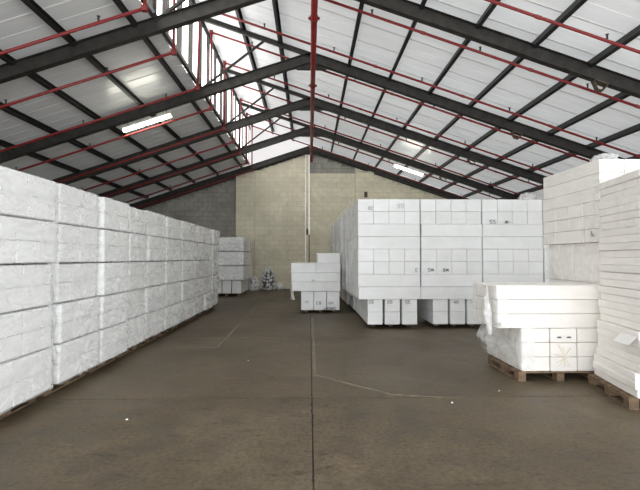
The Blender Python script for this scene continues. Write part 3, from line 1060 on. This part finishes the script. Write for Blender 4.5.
# handle slots and tape on the middle box
for hx in (-0.04, 0.09):
    put('handle_slot', MB().box((hx, -0.607, 0.455), (0.055, 0.006, 0.018)).box((hx, -0.609, 0.463), (0.03, 0.006, 0.008)).mesh('handle_slot', M['ink']), r1a)
tp = MB()
for n_, (cx, cz, L_, a_) in enumerate([(0.02, 0.22, 0.40, 62), (0.03, 0.20, 0.36, -55), (0.02, 0.20, 0.30, 85), (0.01, 0.21, 0.30, 12), (0.0, 0.16, 0.24, -25)]):
    tp.box((0, 0, 0), (L_ * 0.8, 0.003, 0.013), Matrix.Translation((cx, -0.606 - 0.001 * n_, cz)) @ Matrix.Rotation(math.radians(a_), 4, 'Y'))
put('packing_tape', tp.mesh('packing_tape', M['tape']), r1a)
r1b = layer('long', 1.47, 0.80, CHR, M['foam_cream'], rg, 'upper long foam bundle of the low front right stack with dark stamp at its corner', (3.245, FYR + 0.40, PH + 0.003 + CHR), n=2, nz=3)
# film wrapped round its left side
def wrap_left(s, t):
    # s: from the back to the front corner and along the front; t: bottom to top
    z = 0.16 + 0.56 * t
    k = 0.035 * (1 - 2 * abs(noise.noise(Vector((s * 3, z * 3, 4)))))
    if s < 0.75:
        yv = 7.10 - 1.22 * s / 0.75
        return (2.79 - 0.15 * (1 - abs(2 * t - 0.9)) * (1 - s) + k, yv, z)
    return (2.82 + 0.18 * (s - 0.75) / 0.25, 5.885 + k * 0.2, z)
put('plastic_wrap', film_sheet(wrap_left, 40, 18, M['film_loose'], 'plastic_wrap'), r1a, (-3.38, -6.50, -(PH + 0.003)))
def wrap_end(s, t):
    yv = FYR + 0.80 - 0.82 * min(1, s / 0.8)
    z = 0.714 + 0.58 * t
    k = 0.03 * (1 - 2 * abs(noise.noise(Vector((s * 6, z * 4, 9)))))
    x = 2.495 - 0.02 + k * 0.5
    if s > 0.8:
        x = 2.48 + 0.16 * (s - 0.8) / 0.2
        yv = FYR - 0.012 + k * 0.2
    return (x, yv, z)
put('plastic_wrap', film_sheet(wrap_end, 30, 18, M['film_thin'], 'plastic_wrap'), r1b, (-3.245, -(FYR + 0.40), -(PH + 0.003 + CHR)))
tw = film_sheet(lambda s, t: (2.44 + 0.05 * math.cos(6.283 * s) * (1.2 - abs(2 * t - 0.8)) - 0.05 * t, 5.99 + 0.05 * math.sin(6.283 * s) + 0.02 * noise.noise(Vector((s * 5, t * 7, 0))), 0.62 + 0.66 * t), 10, 24, M['film_loose'])
put('film_twist', tw, r1b, (-3.245, -(FYR + 0.40), -(PH + 0.003 + CHR)))

# ------------------------------------------------------------------ nearest right stack of thin foam sheets
RZ = -math.atan2(0.18, 0.96)
ca, sa = math.cos(RZ), math.sin(RZ)
def r2p(lx, ly):
    # local frame: origin at the near-left pallet corner, x along the front, y along the left side
    return (3.47 + lx * ca - ly * sa, 4.79 + lx * sa + ly * ca)
PW, PD = 1.2, 1.02
px, py = r2p(PW / 2, PD / 2)
pallet('weathered wooden pallet under the nearest right stack of thin sheets', px, py, PW, PD, RZ, group='pallets under the right and far stacks')
shg = 'packs of thin foam sheets in the nearest right stack'
z = PH + 0.003
packs = [(3, 0.00, 'lowest pack of thin foam sheets, jutting out, in the nearest right stack'),
         (5, 0.05, 'second pack of thin foam sheets from the bottom, with a paper flap, nearest right stack'),
         (5, 0.09, 'third pack of thin foam sheets from the bottom, nearest right stack'),
         (2, 0.10, 'thin middle pack of two foam sheets between dark seams, nearest right stack'),
         (6, 0.10, 'fifth pack of thin foam sheets from the bottom, nearest right stack'),
         (7, 0.11, 'top pack of thin foam sheets in the nearest right stack, under wrinkled film')]
TH = 0.0885
for np_, ins, lab in packs:
    hp = TH * np_
    lx0, ly0 = 0.062 + ins * 0.9, -0.03
    wx, wy = 1.10, 1.03
    bx, by = r2p(lx0 + wx / 2, ly0 + wy / 2)
    b = thing('foam_sheet_pack', lab, 'foam sheet pack', (bx, by, z), RZ, shg)
    me = block_mesh(wx, wy, TH - 0.002, M['foam_cream'], 0.006)
    for q in range(np_):
        put('foam_sheet', me, b, (RND.uniform(-0.012, 0.012), RND.uniform(-0.012, 0.012), TH * (q + 0.5)), (0, 0, RND.uniform(-0.012, 0.012)))
    if np_ == 5 and ins == 0.05:
        fl = film_sheet(lambda s, t: (-0.555 - 0.10 * t, -0.50 + 0.36 * s, 0.40 - 0.10 * t - 0.015 * s), 6, 5, M['paper'], 'paper_flap')
        put('paper_flap', fl, b)['label'] = 'loose white paper flap sticking out'
    if np_ == 7:
        def topf(s, t, h=hp):
            zz = -0.02 + (h + 0.05) * t
            k = 0.02 * (1 - 2 * abs(noise.noise(Vector((s * 3, zz * 9, 5)))))
            return (-0.57 - k - 0.01, 0.51 - 1.03 * s, zz)
        put('plastic_wrap', film_sheet(topf, 40, 24, M['film_thin'], 'plastic_wrap'), b)
    z += hp + 0.004

# ------------------------------------------------------------------ tall stack behind the low right one
tg = 'foam bundles of the tall right stack'
X3, Y3 = 4.03, 6.06
pallet('wooden pallet under the tall right stack', X3 + 0.75, Y3 + 0.80, 1.2, 1.4, group='pallets under the right and far stacks')
H3 = 0.58
specs = [('long', 3, 0.06, 'lowest foam bundle of the tall right stack'), ('end', 3, 0.06, 'second foam bundle from the bottom of the tall right stack'),
         ('long', 1, 0.07, 'creased film-wrapped foam bundle set back in the middle of the tall right stack'),
         ('rot', 3, 0.0, 'overhanging foam bundle showing three rows of block ends, tall right stack'),
         ('end', 3, 0.0, 'top foam bundle of three long rows on the tall right stack')]
for L, (kind, nz, ins, lab) in enumerate(specs):
    b_loc = (X3 + 0.735 + ins, Y3 + 0.745 + ins * 0.4, PH + 0.003 + H3 * L)
    k2 = 'long' if kind == 'rot' else kind
    r3 = layer(k2, 1.47, 1.49 if not ins else 1.36, H3, M['foam_cream'], tg, lab, b_loc, n=4, nz=nz, jit=0.004, gap=0.006 if L < 3 else 0.010)
    if L == 2:
        def tf(s, t):
            zz = H3 * t
            k = 0.025 * (1 - 2 * abs(noise.noise(Vector((s * 2.5, zz * 8 + s * 2.5, 15)))))
            return (-0.76 - k, 0.68 - 1.36 * s, zz)
        put('plastic_wrap', film_sheet(tf, 40, 24, M['film_thin'], 'plastic_wrap'), r3)
    if L == 3:
        def tw3(s, t):
            zz = 0.02 + H3 * 0.98 * t
            k = 0.02 * (1 - 2 * abs(noise.noise(Vector((s * 5, zz * 6 + s * 5, 25)))))
            return (-0.745 - k, -0.37 - 0.375 * s, zz)
        put('plastic_wrap', film_sheet(tw3, 14, 20, M['film_thin'], 'plastic_wrap'), r3)
        mk = MB().box((-0.752, -0.60, 0.10), (0.012, 0.05, 0.04)).box((-0.752, -0.58, 0.14), (0.012, 0.02, 0.04))
        put('print_mark', mk.mesh('print_mark', M['ink_pale']), r3)
film_heap('crumpled clear film on top of the tall right stack', X3 + 0.25, Y3 + 0.25, PH + 0.003 + 5 * H3, 0.17, 0.2, 0.10, 6)

# ------------------------------------------------------------------ printed and handwritten marks
GLY = {'5': [[(1, 1), (0.15, 1), (0.1, 0.55), (0.6, 0.62), (0.95, 0.35), (0.6, 0.02), (0.05, 0.1)]],
       'E': [[(0.9, 1), (0.1, 1), (0.1, 0), (0.9, 0)], [(0.1, 0.5), (0.8, 0.5)]],
       '8': [[(0.5, 0.5), (0.9, 0.75), (0.5, 1), (0.1, 0.75), (0.5, 0.5), (0.95, 0.25), (0.5, 0), (0.05, 0.25), (0.5, 0.5)]],
       'm': [[(0, 0), (0.05, 0.9), (0.45, 0.2), (0.55, 0.9), (0.95, 0.1), (1, 0.9)]],
       '6': [[(0.8, 0.95), (0.3, 0.7), (0.1, 0.3), (0.5, 0), (0.9, 0.25), (0.6, 0.5), (0.2, 0.35)]],
       '-': [[(0, 0.5), (1, 0.5)]]}
def onto_block(o, root):
    """hang a mark on the block it is printed on (thing > block > mark)"""
    c = [b for b in root.children if b.name.split('.')[0] == 'foam_block']
    me = o.data.vertices
    mx = sum(v.co.x for v in me) / len(me) + o.location.x
    mz = sum(v.co.z for v in me) / len(me) + o.location.z
    b = min(c, key=lambda k: (round(abs(k.location.x - mx) + abs(k.location.z - mz), 3), k.location.y))
    loc = o.location.copy()
    o.parent = b
    o.location = loc - b.location

def mark(parent, text, wx, wy, wz, h, mat='ink', w=None, t=0.12):
    """strokes standing in the x-z plane at world x, z on the plane y = wy"""
    bm = MB()
    cw = (w or h * 0.7)
    x = 0.0
    for ch in text:
        for st in GLY[ch]:
            for a, b in zip(st[:-1], st[1:]):
                bm.beam((x + a[0] * cw, 0, a[1] * h), (x + b[0] * cw, 0, b[1] * h), 0.004, h * t, up=(0.31, 0, 0.95) if abs(a[1] - b[1]) < 0.3 else (1, 0, 0.1), section='solid')
        x += cw * 1.25
    o = put('print_mark', bm.mesh('print_mark', M[mat]), parent)
    o.location = (wx - parent.location.x - x / 2, wy - parent.location.y, wz - parent.location.z - h / 2)
    onto_block(o, parent)
    return o
for o in list(r1a.children):
    if o.name.split('.')[0] in ('handle_slot', 'packing_tape'):
        onto_block(o, r1a)
F = 444.0
def at(u, v, y):
    d = (math.sin(YAW) * math.cos(PITCH), math.cos(YAW) * math.cos(PITCH), math.sin(PITCH))
    f = Vector(d); r = f.cross(Vector((0, 0, 1))).normalized(); up = r.cross(f)
    q = f + r * (u - 320) / F + up * (245 - v) / F
    k = y / q.y
    return q.x * k, 1.65 + q.z * k
def stamp(key, text, u, v, hp, mat='ink', y=None, dy=-0.022):
    b = big[key] if isinstance(key, tuple) else key
    yf = (BYF if y is None else y) + dy
    x, zz = at(u, v, yf)
    mark(b, text, x, yf, zz, hp * yf / F, mat)
stamp((0, 0, 4), '8E', 371, 208, 3.6, 'ink_pale')
stamp((0, 0, 4), '55', 401, 206, 4.0, 'ink_pale')
stamp((0, 0, 2), 'E', 417, 270, 3.5)
stamp((1, 0, 2), '5m', 431, 270, 3.6)
stamp((1, 0, 2), '8m', 446, 270, 3.6)
stamp((2, 0, 4), '55', 493, 222, 4.0)
stamp((2, 0, 4), 'm-', 508.5, 222, 3.6)
stamp((0, 0, 0), '55', 371.5, 302, 3.2, dy=0.008)
stamp((0, 0, 0), '55', 390, 302, 3.2, dy=0.008)
stamp((0, 0, 0), '55', 408, 302, 3.2, dy=0.008)
stamp((1, 0, 0), 'm5', 457, 302, 3.0, 'ink_pale', dy=0.008)
stamp((1, 0, 0), '5-m', 474, 302, 3.0, 'ink_pale', dy=0.008)
stamp(s1, '-m', 306, 302, 3.0, 'ink_pale', y=sy, dy=-0.0)
stamp(s1, 'E8', 319, 303, 3.0, y=sy, dy=-0.0)
stamp(s1, '8m', 331, 303, 3.0, 'ink_pale', y=sy, dy=-0.0)
stamp(s1, '6m8m5', 330, 308.5, 3.0, y=sy, dy=-0.0)
stamp(s2, 'm-', 314, 280.5, 2.6, 'ink_pale', y=sy, dy=-0.05)
stamp(r1b, '88', 498.5, 324.5, 4.2, 'ink_pale', y=FYR, dy=-0.02)

# ------------------------------------------------------------------ crumbs on the floor
for x, yv, sz, lab in [(-1.86, 4.62, 0.014, 'tiny foam crumb on the floor in front of the second left stack'),
                       (1.62, 5.06, 0.018, 'tiny foam crumb beside the cross joint right of the middle joint'),
                       (-0.98, 7.2, 0.012, 'tiny foam crumb on the floor left of the middle joint beyond the cross joint'),
                       (2.35, 5.5, 0.012, 'tiny foam crumb on the floor before the low front right stack')]:
    bm = bmesh.new()
    bmesh.ops.create_icosphere(bm, subdivisions=1, radius=sz)
    for v in bm.verts:
        v.co *= RND.uniform(0.7, 1.1)
        v.co.z = max(-sz * 0.4, v.co.z * 0.6)
    me = bpy.data.meshes.new('foam_crumb'); bm.to_mesh(me); bm.free(); me.materials.append(M['foam'])
    tag(put('foam_crumb', me, None, (x, yv, sz * 0.4)), lab, 'foam crumb', 'foam crumbs on the floor')
